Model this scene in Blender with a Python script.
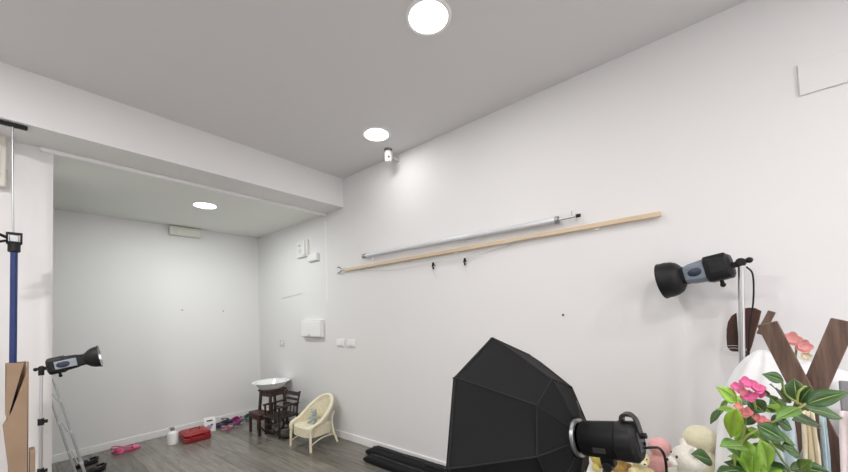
import bpy, bmesh, math, random
from mathutils import Vector as V, Matrix as M, noise
from math import sin, cos, pi, radians
random.seed(7)
for o in list(bpy.data.objects): bpy.data.objects.remove(o)
COL = bpy.context.scene.collection
SC = bpy.context.scene

# ------------------------------------------------------------------ camera
W, YB, YF, YR, ZC, ZA = 2.653, 5.642, 3.382, 3.762, 3.200, 2.838
yaw, pitch, roll, FPX = 0.888860888, 0.0398403026, -0.0377585484, 342.669843
fw = V((sin(yaw)*cos(pitch), cos(yaw)*cos(pitch), sin(pitch)))
rt = V((cos(yaw), -sin(yaw), 0)); up = rt.cross(fw)
rr = cos(roll)*rt + sin(roll)*up; uu = -sin(roll)*rt + cos(roll)*up
cd = bpy.data.cameras.new('camera'); cam = bpy.data.objects.new('camera', cd); COL.objects.link(cam)
cam.matrix_world = M(((rr.x, uu.x, -fw.x, 0), (rr.y, uu.y, -fw.y, 0), (rr.z, uu.z, -fw.z, 1.5), (0, 0, 0, 1)))
cd.sensor_width = 36; cd.lens = 36*FPX/848; cd.shift_y = (299.195-236)/848; cd.clip_start = .05
SC.camera = cam

# ------------------------------------------------------------------ world, light, exposure
w = bpy.data.worlds.new('world'); SC.world = w; w.use_nodes = True
w.node_tree.nodes['Background'].inputs[0].default_value = (.90, .87, .90, 1)
w.node_tree.nodes['Background'].inputs[1].default_value = 2.5
SC.view_settings.view_transform = 'Standard'; SC.view_settings.look = 'None'
SC.view_settings.gamma = 1; SC.view_settings.use_curve_mapping = False
SC.view_settings.exposure = 0.33
LAMP_W = 12.0
# downlights: x, y, ceiling height, power factor, light colour
DOWNLIGHTS = [(1.535, 1.135, ZC, .55, (1, .98, .96)), (2.215, 2.30, ZC, .20, (1, .99, .97)), (1.47, 4.40, ZA, 1.4, (.95, 1, .97)),
              (.7, -.6, ZC, 1.2, (1, .96, .95)), (-.85, 1.9, ZC, 3.4, (1, .955, .95)), (-1.0, .2, ZC, 1.4, (1, .96, .95)), (1.3, -1.9, ZC, 1.4, (1, .95, .94))]  # this row: unseen downlights added as fill for the room and beam

# ------------------------------------------------------------------ materials
MATS = {}
def mat(name, col, rough=.6, metal=0, noise_amt=0, nscale=8, bump=0, bscale=40, spec=.5, emit=None, es=0, coat=0, sheen=0, sub=0, alpha=1, trans=0):
    if name in MATS: return MATS[name]
    m = bpy.data.materials.new(name); m.use_nodes = True; nt = m.node_tree; b = nt.nodes['Principled BSDF']
    I = b.inputs
    I['Base Color'].default_value = (*col, 1); I['Roughness'].default_value = rough; I['Metallic'].default_value = metal
    I['Specular IOR Level'].default_value = spec
    if coat: I['Coat Weight'].default_value = coat; I['Coat Roughness'].default_value = .15
    if sheen: I['Sheen Weight'].default_value = sheen
    if sub: I['Subsurface Weight'].default_value = sub; I['Subsurface Scale'].default_value = .02
    if trans: I['Transmission Weight'].default_value = trans
    if alpha < 1: I['Alpha'].default_value = alpha
    if emit: I['Emission Color'].default_value = (*emit, 1); I['Emission Strength'].default_value = es
    tc = nt.nodes.new('ShaderNodeTexCoord')
    if noise_amt:
        n = nt.nodes.new('ShaderNodeTexNoise'); n.inputs['Scale'].default_value = nscale; n.inputs['Detail'].default_value = 5
        nt.links.new(tc.outputs['Object'], n.inputs['Vector'])
        r = nt.nodes.new('ShaderNodeValToRGB')
        r.color_ramp.elements[0].position = .3; r.color_ramp.elements[1].position = .7
        r.color_ramp.elements[0].color = (*[c*(1-noise_amt) for c in col], 1); r.color_ramp.elements[1].color = (*[min(1, c*(1+noise_amt)) for c in col], 1)
        nt.links.new(n.outputs['Fac'], r.inputs['Fac']); nt.links.new(r.outputs['Color'], I['Base Color'])
    if bump:
        n = nt.nodes.new('ShaderNodeTexNoise'); n.inputs['Scale'].default_value = bscale; n.inputs['Detail'].default_value = 6
        nt.links.new(tc.outputs['Object'], n.inputs['Vector'])
        bp = nt.nodes.new('ShaderNodeBump'); bp.inputs['Strength'].default_value = bump; bp.inputs['Distance'].default_value = .01
        nt.links.new(n.outputs['Fac'], bp.inputs['Height']); nt.links.new(bp.outputs['Normal'], I['Normal'])
    MATS[name] = m; return m

def wood_mat(name, c1, c2, scale=(3, 40, 40), rough=.5, bump=.15):
    m = bpy.data.materials.new(name); m.use_nodes = True; nt = m.node_tree; b = nt.nodes['Principled BSDF']
    b.inputs['Roughness'].default_value = rough
    tc = nt.nodes.new('ShaderNodeTexCoord'); mp = nt.nodes.new('ShaderNodeMapping'); mp.inputs['Scale'].default_value = scale
    n = nt.nodes.new('ShaderNodeTexNoise'); n.inputs['Scale'].default_value = 1; n.inputs['Detail'].default_value = 8; n.inputs['Roughness'].default_value = .65
    r = nt.nodes.new('ShaderNodeValToRGB'); r.color_ramp.elements[0].position = .32; r.color_ramp.elements[1].position = .68
    r.color_ramp.elements[0].color = (*c1, 1); r.color_ramp.elements[1].color = (*c2, 1)
    bp = nt.nodes.new('ShaderNodeBump'); bp.inputs['Strength'].default_value = bump; bp.inputs['Distance'].default_value = .004
    L = nt.links.new
    L(tc.outputs['Object'], mp.inputs[0]); L(mp.outputs[0], n.inputs['Vector']); L(n.outputs['Fac'], r.inputs['Fac'])
    L(r.outputs['Color'], b.inputs['Base Color']); L(n.outputs['Fac'], bp.inputs['Height']); L(bp.outputs['Normal'], b.inputs['Normal'])
    return m

def floor_mat():
    m = bpy.data.materials.new('grey_laminate'); m.use_nodes = True; nt = m.node_tree; b = nt.nodes['Principled BSDF']; L = nt.links.new
    tc = nt.nodes.new('ShaderNodeTexCoord')
    mp = nt.nodes.new('ShaderNodeMapping'); mp.inputs['Rotation'].default_value = (0, 0, pi/2)
    br = nt.nodes.new('ShaderNodeTexBrick'); br.inputs['Scale'].default_value = 1
    br.inputs['Brick Width'].default_value = 1.25; br.inputs['Row Height'].default_value = .19
    br.inputs['Mortar Size'].default_value = .0022; br.inputs['Mortar Smooth'].default_value = .3; br.offset = .37; br.inputs['Bias'].default_value = 0
    br.inputs['Color1'].default_value = (.135, .127, .110, 1); br.inputs['Color2'].default_value = (.235, .222, .196, 1)
    br.inputs['Mortar'].default_value = (.06, .055, .048, 1)
    L(tc.outputs['Object'], mp.inputs[0]); L(mp.outputs[0], br.inputs['Vector'])
    mp2 = nt.nodes.new('ShaderNodeMapping'); mp2.inputs['Scale'].default_value = (16, 1.3, 1)
    n = nt.nodes.new('ShaderNodeTexNoise'); n.inputs['Scale'].default_value = 1.6; n.inputs['Detail'].default_value = 8; n.inputs['Roughness'].default_value = .7
    L(tc.outputs['Object'], mp2.inputs[0]); L(mp2.outputs[0], n.inputs['Vector'])
    r = nt.nodes.new('ShaderNodeValToRGB'); r.color_ramp.elements[0].position = .3; r.color_ramp.elements[1].position = .72
    r.color_ramp.elements[0].color = (.62, .6, .58, 1); r.color_ramp.elements[1].color = (1.35, 1.33, 1.3, 1)
    mx = nt.nodes.new('ShaderNodeMixRGB'); mx.blend_type = 'MULTIPLY'; mx.inputs[0].default_value = 1
    L(n.outputs['Fac'], r.inputs['Fac']); L(br.outputs['Color'], mx.inputs[1]); L(r.outputs['Color'], mx.inputs[2]); L(mx.outputs[0], b.inputs['Base Color'])
    b.inputs['Roughness'].default_value = .22; b.inputs['Specular IOR Level'].default_value = .6
    bp = nt.nodes.new('ShaderNodeBump'); bp.inputs['Strength'].default_value = .12; bp.inputs['Distance'].default_value = .002
    L(n.outputs['Fac'], bp.inputs['Height']); L(bp.outputs['Normal'], b.inputs['Normal'])
    return m

m_wall = mat('white_wall_paint', (.80, .795, .79), .75, bump=.06, bscale=30, spec=.25)
m_ceil = mat('ceiling_paint', (.74, .73, .73), .8, bump=.06, bscale=30, spec=.2)
m_trim = mat('white_gloss_trim', (.88, .88, .87), .4)
m_plastic = mat('white_plastic', (.82, .82, .80), .4)
m_greypl = mat('pale_grey_plastic', (.62, .63, .63), .45)
m_darkslot = mat('dark_slot', (.10, .10, .10), .6)  # even dark grey of the intercom slot
m_black = mat('black_plastic', (.007, .007, .008), .5, spec=.35, noise_amt=.15, nscale=20)
m_blackgl = mat('black_gloss_metal', (.01, .01, .011), .25, coat=.4)
m_fabric = mat('black_nylon', (.008, .008, .009), .75, bump=.2, bscale=9, spec=.25)
m_piping = mat('black_piping', (.004, .004, .004), .7)
m_steel = mat('brushed_steel', (.62, .62, .63), .28, 1)
m_alu = mat('aluminium', (.50, .51, .52), .38, .9)
m_silver = mat('silver_reflector', (.85, .85, .85), .18, 1)
m_bluegrey = mat('blue_grey_panel', (.20, .235, .28), .4)
m_navy = mat('blue_tube_paint', (.014, .032, .14), .35)
m_card = mat('brown_cardboard', (.36, .25, .165), .85, noise_amt=.08, nscale=6, bump=.1)
m_carddark = mat('cardboard_edge', (.16, .085, .05), .9)
m_pine = wood_mat('pale_pine', (.60, .46, .30), (.76, .62, .44), (30, 1.5, 30), .55, .05)
m_brown = wood_mat('weathered_brown_wood', (.085, .048, .034), (.20, .125, .092), (60, 60, 4), .6, .3)
m_redwood = wood_mat('dark_red_brown_wood', (.03, .010, .006), (.075, .026, .015), (20, 20, 4), .45, .1)
m_darkwood = wood_mat('almost_black_wood', (.012, .008, .007), (.032, .02, .016), (20, 20, 4), .35, .1)
m_stool = wood_mat('brown_stool_wood', (.035, .017, .012), (.075, .038, .025), (20, 20, 4), .4, .1)
m_cream = mat('cream_wicker', (.80, .74, .56), .6, noise_amt=.06, nscale=60)
m_enamel = mat('white_enamel', (.86, .87, .86), .15, coat=.5)
m_cloth = mat('white_cotton', (.86, .87, .88), .9, bump=.4, bscale=14, sheen=.3)

# ------------------------------------------------------------------ mesh helpers
def frame(z, x=None):
    z = V(z).normalized(); a = V(x) if x else (V((0, 0, 1)) if abs(z.z) < .9 else V((1, 0, 0)))
    x_ = a.cross(z).normalized(); y_ = z.cross(x_)
    return x_, y_, z
class MB:
    def __init__(s): s.bm = bmesh.new(); s.mi = 0
    def _f(s, vs):
        try:
            f = s.bm.faces.new(vs); f.material_index = s.mi; f.smooth = True; return f
        except ValueError: return None
    def box(s, c, size, R=None):
        c = V(c); R = R or M.Identity(3); h = [q/2 for q in size]; vs = []
        for x in (-1, 1):
            for y in (-1, 1):
                for z in (-1, 1): vs.append(s.bm.verts.new(c + R @ V((x*h[0], y*h[1], z*h[2]))))
        for f in ((0, 1, 3, 2), (4, 6, 7, 5), (0, 4, 5, 1), (2, 3, 7, 6), (0, 2, 6, 4), (1, 5, 7, 3)): s._f([vs[i] for i in f])
        return s
    def loft(s, rings, cap=True, closed=True):
        R = [[s.bm.verts.new(p) for p in r] for r in rings]
        for a, b in zip(R, R[1:]):
            n = len(a)
            for i in range(n if closed else n-1): s._f([a[i], a[(i+1) % n], b[(i+1) % n], b[i]])
        if cap and closed: s._f(R[0][::-1]); s._f(R[-1])
        return s
    def cyl(s, p0, p1, r0, r1=None, n=20, cap=True):
        p0, p1 = V(p0), V(p1); r1 = r0 if r1 is None else r1; x, y, z = frame(p1-p0)
        return s.loft([[p+r*(cos(2*pi*i/n)*x+sin(2*pi*i/n)*y) for i in range(n)] for p, r in ((p0, r0), (p1, r1))], cap)
    def lathe(s, prof, o=(0, 0, 0), axis=(0, 0, 1), n=32, sx=1, sy=1, cap=False):
        o = V(o); x, y, z = frame(axis)
        return s.loft([[o+z*h+max(r, 1e-4)*(sx*cos(2*pi*i/n)*x+sy*sin(2*pi*i/n)*y) for i in range(n)] for r, h in prof], cap)
    def tube(s, pts, r, n=10, close=False):
        pts = [V(p) for p in pts]; rings = []; px = None; N = len(pts)
        for i, p in enumerate(pts):
            t = (pts[(i+1) % N]-pts[i-1]) if close else pts[min(i+1, N-1)]-pts[max(i-1, 0)]
            t.normalize()
            if px is None: px, _, _ = frame(t)
            px = (px - t*px.dot(t)).normalized(); y = t.cross(px)
            q = r(i/(N-1)) if callable(r) else r
            rings.append([p+q*(cos(2*pi*k/n)*px+sin(2*pi*k/n)*y) for k in range(n)])
        if close: rings.append(rings[0])
        return s.loft(rings, not close)
    def ball(s, c, r, n=16, R=None):
        c = V(c); r = (r, r, r) if not hasattr(r, '__len__') else r; R = R or M.Identity(3); rings = []
        for j in range(1, n//2):
            th = pi*j/(n//2)
            rings.append([c+R @ V((r[0]*sin(th)*cos(2*pi*i/n), r[1]*sin(th)*sin(2*pi*i/n), -r[2]*cos(th))) for i in range(n)])
        A = s.bm.verts.new(c+R @ V((0, 0, -r[2]))); B = s.bm.verts.new(c+R @ V((0, 0, r[2])))
        RR = [[s.bm.verts.new(p) for p in q] for q in rings]
        for a, b in zip(RR, RR[1:]):
            for i in range(n): s._f([a[i], a[(i+1) % n], b[(i+1) % n], b[i]])
        for i in range(n): s._f([A, RR[0][(i+1) % n], RR[0][i]]); s._f([B, RR[-1][i], RR[-1][(i+1) % n]])
        return s
    def prism(s, pts, d):      # polygon points (3D) extruded by vector d
        a = [s.bm.verts.new(V(p)) for p in pts]; b = [s.bm.verts.new(V(p)+V(d)) for p in pts]; n = len(a)
        s._f(a[::-1]); s._f(b)
        for i in range(n): s._f([a[i], a[(i+1) % n], b[(i+1) % n], b[i]])
        return s
    def face(s, pts): s._f([s.bm.verts.new(V(p)) for p in pts]); return s
    def build(s, name, mats, parent=None, bevel=0, angle=35, loc=None, normals=True):
        if normals: bmesh.ops.recalc_face_normals(s.bm, faces=s.bm.faces)
        me = bpy.data.meshes.new(name); s.bm.to_mesh(me); s.bm.free()
        for m in (mats if isinstance(mats, (list, tuple)) else [mats]): me.materials.append(m)
        me.set_sharp_from_angle(angle=radians(angle))
        o = bpy.data.objects.new(name, me); COL.objects.link(o)
        if parent: o.parent = parent
        if loc: o.location = loc
        if bevel:
            b = o.modifiers.new('bevel', 'BEVEL'); b.width = bevel; b.segments = 2; b.limit_method = 'ANGLE'; b.angle_limit = radians(40)
        return o
def tag(o, label, cat, group=None):
    o['label'] = label; o['category'] = cat
    if group: o['group'] = group
    return o
def thing(name, label, cat, loc=(0, 0, 0), rz=0, group=None):
    o = bpy.data.objects.new(name, None); COL.objects.link(o); o.empty_display_size = .05
    o.location = loc; o.rotation_euler = (0, 0, rz); return tag(o, label, cat, group)
def struct(name, mb, m, **k):
    o = mb.build(name, m, **k); o['kind'] = 'structure'; return o
def dup(root, loc=None, rz=None, label=None, mats=None):
    r = root.copy(); COL.objects.link(r)
    if loc: r.location = loc
    if rz is not None: r.rotation_euler = (0, 0, rz)
    if label: r['label'] = label
    for ch in list(root.children):
        c = ch.copy(); COL.objects.link(c); c.parent = r
        for g in list(ch.children):
            d = g.copy(); COL.objects.link(d); d.parent = c
    return r
def rotz(a): return M.Rotation(a, 3, 'Z')
def bez(p, n=12):
    p = [V(q) for q in p]; out = []
    P = [p[0]*2-p[1]]+p+[p[-1]*2-p[-2]]
    for i in range(1, len(P)-2):
        for k in range(n):
            t = k/n; a, b, c, d = P[i-1:i+3]
            out.append(.5*((2*b)+(c-a)*t+(2*a-5*b+4*c-d)*t*t+(3*b-a-3*c+d)*t**3))
    return out+[p[-1]]

# ------------------------------------------------------------------ room
XL, YN = -2.3, -2.8; COLX = .235; COLY = 4.45
struct('floor', MB().box(((XL+W)/2, (YN+YB)/2, -.05), (W-XL+.4, YB-YN+.4, .1)), floor_mat())
struct('ceiling', MB().box(((XL+W)/2, (YN+YF)/2+.1, ZC+.05), (W-XL+.4, YF-YN+.4, .1)), m_ceil)
struct('ceiling_alcove', MB().box(((XL+W)/2, (YR+YB)/2, (ZA+ZC+.1)/2), (W-XL, YB-YR, ZC+.1-ZA)), mat('alcove_ceiling_lit_tint', (.86, .875, .84), .8, bump=.06, bscale=30, spec=.2))  # ceiling colour lightened here in place of more light in the alcove
struct('wall_beam', MB().box(((XL+W)/2, (YF+YR)/2, (ZA+ZC)/2), (W-XL, YR-YF, ZC-ZA)), m_wall)
struct('wall_right', MB().box((W+.05, (YN+YB)/2, ZC/2), (.1, YB-YN+.4, ZC+.2)), m_wall)
struct('wall_back', MB().box(((XL+W)/2, YB+.05, ZC/2), (W-XL+.2, .1, ZC)), m_wall)
struct('wall_left', MB().box((XL-.05, (YN+YB)/2, ZC/2), (.1, YB-YN+.4, ZC+.2)), m_wall)
WX0, WX1, WZ0, WZ1 = -1.6, 2.0, .5, 2.7
struct('wall_front', MB().box(((XL+WX0)/2, YN-.05, ZC/2), (WX0-XL, .1, ZC)).box(((W+WX1)/2, YN-.05, ZC/2), (W-WX1, .1, ZC)).box(((WX0+WX1)/2, YN-.05, WZ0/2), (WX1-WX0, .1, WZ0)).box(((WX0+WX1)/2, YN-.05, (WZ1+ZC)/2), (WX1-WX0, .1, ZC-WZ1)), m_wall)
wf = MB()  # unseen window, added behind the camera to let in flat fill light
for x_ in (WX0+.03, (WX0+WX1)/2, WX1-.03): wf.box((x_, YN-.05, (WZ0+WZ1)/2), (.06, .07, WZ1-WZ0))
for z_ in (WZ0+.03, WZ1-.03): wf.box(((WX0+WX1)/2, YN-.05, z_), (WX1-WX0, .07, .06))
win = struct('added_fill_window_1', wf, m_greypl)
gl = MB().box(((WX0+WX1)/2, YN-.05, (WZ0+WZ1)/2), (WX1-WX0-.1, .006, WZ1-WZ0-.1)).build('added_fill_window_pane', mat('clear_glass', (.9, .95, .95), .02, alpha=.08), win)
struct('wall_column', MB().box(((XL+COLX)/2, (YR+COLY)/2, ZA/2), (COLX-XL, COLY-YR, ZA)), m_wall)
BH, BT = .085, .014
def base(name, c, s): struct(name, MB().box(c, s), m_trim, bevel=.004)
base('baseboard_right', (W-BT/2, (YN+YB)/2, BH/2), (BT, YB-YN, BH))
base('baseboard_back', ((COLX-.0+W-BT)/2-.3, YB-BT/2, BH/2), (W-BT-COLX+.6, BT, BH))
base('baseboard_left', ((XL+COLX)/2, YR-BT/2, BH/2), (COLX-XL, BT, BH))
# slim moulding under the rear edge of the beam, and the slim strip running down the wall from it
struct('trim_1', MB().box(((.165+W)/2, YR-.012, ZA-.016), (W-.165, .026, .032)), m_trim, bevel=.005)
struct('trim_2', MB().box((W-.002, YR+.0, (2.74+1.70)/2), (.004, .035, 1.04)), m_trim, bevel=.003)
# flush hatch on the right wall, upper right
struct('trim_3', MB().box((W-.006, -1.08, 2.65), (.012, 1.25, .165)), m_wall, bevel=.002)

# ------------------------------------------------------------------ downlights
lab = ['round ceiling downlight, largest and nearest, at the top edge', 'round ceiling downlight just in front of the little security camera', 'round ceiling downlight in the low alcove ceiling',
       'added unseen fill downlight overhead behind the viewer', 'added unseen fill downlight over the left of the room', 'added unseen fill downlight behind left of the viewer', 'added unseen fill downlight near the front wall']
m_lamp = mat('lit_diffuser', (.9, .9, .9), .5, emit=(1, .99, .97), es=6)
for i, (x, y, z, k, c) in enumerate(DOWNLIGHTS):
    t = thing('ceiling_downlight', lab[i], 'ceiling light', (x, y, z), 0, 'round LED downlights in the ceiling')
    MB().lathe([(.112, -.006), (.124, -.008), (.132, -.004), (.134, 0)], n=48).build('bezel', m_trim, t)
    MB().lathe([(.0, -.0055), (.112, -.0055), (.112, -.001), (.0, -.001)], n=48).build('diffuser', m_lamp, t)
    ld = bpy.data.lights.new('downlight_lamp', 'AREA'); ld.shape = 'DISK'; ld.size = .22; ld.energy = LAMP_W*k; ld.color = c
    lo = bpy.data.objects.new('downlight_lamp', ld); COL.objects.link(lo); lo.parent = t; lo.location = (0, 0, -.012)

# ------------------------------------------------------------------ security camera under the ceiling
t = thing('security_camera', 'small white capsule security camera with black lens, hung at ceiling edge', 'security camera', (2.50, 2.43, ZC))
MB().lathe([(0, 0), (.042, 0), (.042, -.012), (.02, -.02), (0, -.02)]).build('mount', mat('mid_grey_plastic', (.25, .25, .25), .5), t)
MB().lathe([(.0, -.018), (.034, -.022), (.04, -.035), (.04, -.105), (.032, -.13), (0, -.137)]).build('body', m_plastic, t)
dv = (V((0, 0, 1.5))-V((2.50, 2.43, 3.1))); dv.z = 0; dv.normalize()
MB().lathe([(0, .008), (.012, .006), (.014, 0)], o=dv*.036+V((0, 0, -.095)), axis=dv, n=20).build('lens', m_blackgl, t)
MB().cyl((.03, .0, -.06), (W-2.50, .0, -.075), .008).build('wall_bracket', m_greypl, t)

# ------------------------------------------------------------------ wall fittings (right wall, x = W)
t = thing('intercom_handset', 'white wall intercom with dark slots, high on alcove side wall', 'intercom', (W, 4.285, 2.456))
MB().box((-.018, 0, 0), (.036, .27, .235)).build('body', m_plastic, t, bevel=.008)
MB().box((-.037, .045, .045), (.006, .05, .012)).build('slot', m_darkslot, t)
MB().box((-.037, .045, -.03), (.004, .045, .06)).build('speaker_grille', m_greypl, t)
MB().box((-.045, -.075, 0), (.03, .06, .21)).build('handset', m_plastic, t, bevel=.012)
t = thing('junction_box', 'small blank white box just below the intercom', 'wall box', (W, 4.03, 2.30))
MB().box((-.02, 0, 0), (.04, .22, .10)).build('body', m_plastic, t, bevel=.006)
MB().box((-.043, 0, 0), (.006, .20, .085)).build('cover', m_trim, t, bevel=.003)
t = thing('breaker_box', 'white fuse box with hinged cover on the wall', 'fuse box', (W, 4.08, 1.35))
MB().box((-.025, 0, 0), (.05, .47, .235)).build('body', m_plastic, t, bevel=.008)
MB().box((-.054, 0, -.008), (.010, .44, .20)).build('cover', m_trim, t, bevel=.005)
MB().box((-.064, .03, -.085), (.006, .06, .012)).build('latch', m_greypl, t)
for y, l in ((3.505, 'double light switch, left of the pair right of the fuse box'), (3.30, 'double light switch, right of the pair right of the fuse box')):
    t = thing('light_switch', l, 'light switch', (W, y, 1.168), 0, 'light switches beside the fuse box')
    MB().box((-.005, 0, 0), (.010, .155, .095)).build('plate', m_plastic, t, bevel=.003)
    for dy in (-.037, .037): MB().box((-.012, dy, .004), (.008, .066, .07), M.Rotation(radians(4), 3, 'Y')).build('rocker', m_trim, t, bevel=.002)
t = thing('wall_socket', 'small pale socket low in the alcove corner', 'wall socket', (W, 4.92, 1.13))
MB().box((-.005, 0, 0), (.010, .12, .085)).build('plate', m_greypl, t, bevel=.003)
MB().lathe([(.03, 0), (.028, .003), (.0, .001)], o=(-.010, 0, 0), axis=(-1, 0, 0), n=20).build('outlet', m_plastic, t)
tag(MB().tube([(W-.003, 4.90, 1.80), (W-.003, 4.64, 1.815), (W-.003, 4.36, 1.84)], .0035, 6).build('wire_stub', m_greypl), 'thin pale grey wire running level above the fuse box', 'wire')
# two nails in the back wall, one plug in the right wall
for x, z, l in ((1.581, 1.667, 'tiny nail in the back wall, the left one'), (2.108, 1.643, 'tiny nail in the back wall, the right one')):
    tag(MB().lathe([(0, .012), (.010, .010), (.005, .008), (.005, 0)], o=(x, YB, z), axis=(0, -1, 0), n=10).build('nail', mat('grey_metal', (.30, .31, .32), .4, .6)), l, 'nail', 'nails in the back wall')
tag(MB().lathe([(0, .007), (.007, .005), (.008, 0)], o=(W, .817, 1.445), axis=(-1, 0, 0), n=12).build('wall_plug', m_black), 'tiny dark plug alone in the middle of the long wall', 'wall plug')
# box on the back wall under the alcove ceiling
t = thing('emergency_light', 'long off-white emergency light box high on the alcove back wall', 'emergency light', (1.62, YB, 2.765))
MB().box((0, -.035, 0), (.38, .07, .125)).build('housing', mat('warm_white_plastic', (.72, .71, .64), .5), t, bevel=.008)
MB().box((.03, -.073, -.008), (.28, .008, .07)).build('lens_cover', mat('milky_plastic', (.78, .77, .70), .3), t, bevel=.003)
# box at the left frame edge, on the column
t = thing('thermostat_box', 'tall white box with beige side fixed to the left column', 'wall box', (-.075, YR, 2.66))
MB().box((0, -.03, 0), (.17, .06, .36)).build('body', mat('ivory_plastic', (.74, .71, .64), .5), t, bevel=.01)
MB().box((.0, -.063, .0), (.12, .008, .22)).build('front_panel', m_plastic, t, bevel=.004)
MB().box((.088, -.03, -.08), (.006, .03, .06)).build('switch', mat('beige_plastic', (.5, .46, .40), .5), t)

# ------------------------------------------------------------------ bars hung on the right wall
XT = W-.045
t = thing('backdrop_roller', 'silver grey rolled backdrop tube hung level on the long wall', 'backdrop roller', (XT, 2.96, 2.174))
a, b = V((0, 0, 0)), V((0, -2.15, -.020))
MB().cyl(a, b, .025, n=24).build('tube', mat('silver_grey_vinyl', (.66, .67, .70), .35, .2), t)
MB().cyl(a+V((0, .03, 0)), a+V((0, -.03, 0)), .027).build('end_collar', mat('grey_metal', (.30, .31, .32), .4, .6), t)
MB().cyl(b+V((0, .012, 0)), b+V((0, -.012, 0)), .029).build('end_collar', mat('grey_metal', (.30, .31, .32), .4, .6), t)
MB().cyl(b, b+V((0, -.15, .003)), .009).build('roller_pin', m_alu, t)
MB().cyl(b+V((0, -.11, -.005)), b+V((0, -.11, .045)), .007).build('lever', m_alu, t)
MB().cyl(b+V((0, -.135, .003)), b+V((0, -.165, .003)), .013).build('knob', m_black, t)
for y in (-.09, -1.3): MB().box((.033, y, -.030), (.020, .03, .04)).build('wall_hook', m_trim, t, bevel=.003)
t = thing('wooden_batten', 'long pale pine batten hung below the silver roller', 'wooden batten', (W-.030, 3.35, 2.069))
MB().box((0, -1.5875, -.007), (.026, 3.175, .032), M.Rotation(-.0044, 3, 'X')).build('bar', m_pine, t, bevel=.003)
MB().box((0, .02, 0), (.03, .07, .026)).build('end_sleeve', m_greypl, t, bevel=.003)
for s in (-1, 1): MB().tube(bez([(0, .04, 0), (0, .085, .02*s), (0, .11, .036*s), (0, .145, .036*s)]), .008, 8).build('hook_prong', mat('mid_grey_plastic', (.25, .25, .25)), t)
for y in (-.35, -1.6, -2.8): MB().box((.021, y, -.008), (.02, .03, .05)).build('wall_hook', m_trim, t)
for y in (-2.75, -3.05): MB().cyl((-.0135, y, 0), (-.0155, y, 0), .007, n=12).build('screw', m_pine, t)
for y, z, l in ((2.0, 1.95, 'black spring clip dangling under the batten, the left one'), (1.64, 1.945, 'black spring clip dangling under the batten, the right one')):
    t = thing('spring_clip', l, 'clip', (W-.03, y, z), 0, 'clips below the batten'); t.scale = (.8, .8, .85)
    MB().box((0, .006, .015), (.02, .012, .05), M.Rotation(.25, 3, 'X')).box((0, -.008, .02), (.02, .010, .045), M.Rotation(-.3, 3, 'X')).build('handles', m_black, t, bevel=.002)
    MB().box((0, .002, -.022), (.018, .014, .03)).build('jaws', m_black, t, bevel=.003)
    MB().tube([(0, 0, -.035), (.005, -.012, -.10), (.01, -.035, -.17)], .0016, 5).build('thread', m_greypl, t)
tag(MB().tube(bez([(W-.012, 3.1, 2.02), (W-.012, 2.55, 1.975), (W-.03, 2.0, 1.985), (W-.03, 1.64, 1.98), (W-.012, 1.2, 2.03)]), .0022, 6).build('slack_line', m_greypl), 'thin pale line sagging below the batten with two clips on it', 'cord')
tag(MB().tube(bez([(W-.014, 2.4, 2.03), (W-.03, 1.64, 2.00), (W-.048, 1.2, 2.05), (W-.050, .95, 2.06)]), .002, 6).build('tie_wire', m_greypl), 'thin grey tie wire crossing in front of the pine batten', 'wire')

# ------------------------------------------------------------------ support pole with the blue tube, and its cardboard box
PX, PY = .044, 3.43
t = thing('support_pole', 'blue telescopic support pole wedged between floor and beam', 'support pole', (PX, PY, 0))
MB().cyl((0, 0, .02), (0, 0, 2.03), .0165, n=28).build('blue_tube', m_navy, t)
MB().cyl((-.003, 0, 2.0), (-.012, 0, ZA-.02), .0055, n=14).build('thin_rod', m_alu, t)
MB().box((-.012, 0, ZA-.012), (.13, .035, .024)).build('top_pad', m_black, t, bevel=.006)
MB().lathe([(.0, 0), (.05, 0), (.05, .015), (.022, .03)]).build('foot', m_black, t)
c = MB(); c.lathe([(.021, 1.99), (.028, 1.995), (.028, 2.045), (.024, 2.05), (.0, 2.05)])
c.build('collar', m_black, t)
f = MB()
for dx in (-.030, .030): f.box((dx, 0, 2.082), (.010, .035, .07))
f.box((0, 0, 2.112), (.07, .035, .012)); f.box((0, 0, 2.05), (.066, .035, .016)); f.build('clamp_frame', m_black, t, bevel=.003)
MB().box((0, 0, 2.08), (.042, .02, .045)).build('clamp_grip', m_alu, t, bevel=.004)
MB().tube(bez([(-.03, -.02, 2.08), (-.07, -.05, 2.095), (-.11, -.075, 2.11), (-.15, -.09, 2.09)]), .009).tube(bez([(-.03, -.02, 2.06), (-.08, -.05, 2.04), (-.14, -.08, 2.045), (-.17, -.1, 2.06)]), .008).build('release_lever', m_black, t)
# cardboard box: tall, open at the top with a sloping cut flap
t = thing('cardboard_box', 'tall narrow brown cardboard box standing open around the blue pole', 'cardboard box', (.05, 3.41, 0))
def sheet(name, poly, d, m=m_card): return MB().prism(poly, d).build(name, m, t)
y0, y1, x0, x1 = -.085, .075, -.052, .052
def cp(l): return [(x_-.05, -.07, z_) for x_, z_ in l]
sheet('front_panel', cp([(.012, 1.289), (.088, 1.281), (.070, 1.19), (.032, .99), (.030, .960), (.018, .935)]), (0, .004, 0))
sheet('front_panel', cp([(.100, 1.278), (.104, 1.278), (.108, .60), (.110, 0), (-.01, 0), (.01, .4), (.030, .62), (.004, .915), (.012, .935), (.030, .962), (.040, .99), (.096, 1.21)]), (0, .004, 0))
y0 = -.07
sheet('side_panel', [(.054, y0, 0), (.054, y1, 0), (.054, y1, 1.28), (.054, y0, 1.28)], (.004, 0, 0))
sheet('back_panel', [(x0+.045, y1, 0), (x1, y1, 0), (x1, y1, 1.28), (x0+.02, y1, 1.28), (x0+.02, y1, .97), (x0+.045, y1, .9)], (0, .004, 0))
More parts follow.
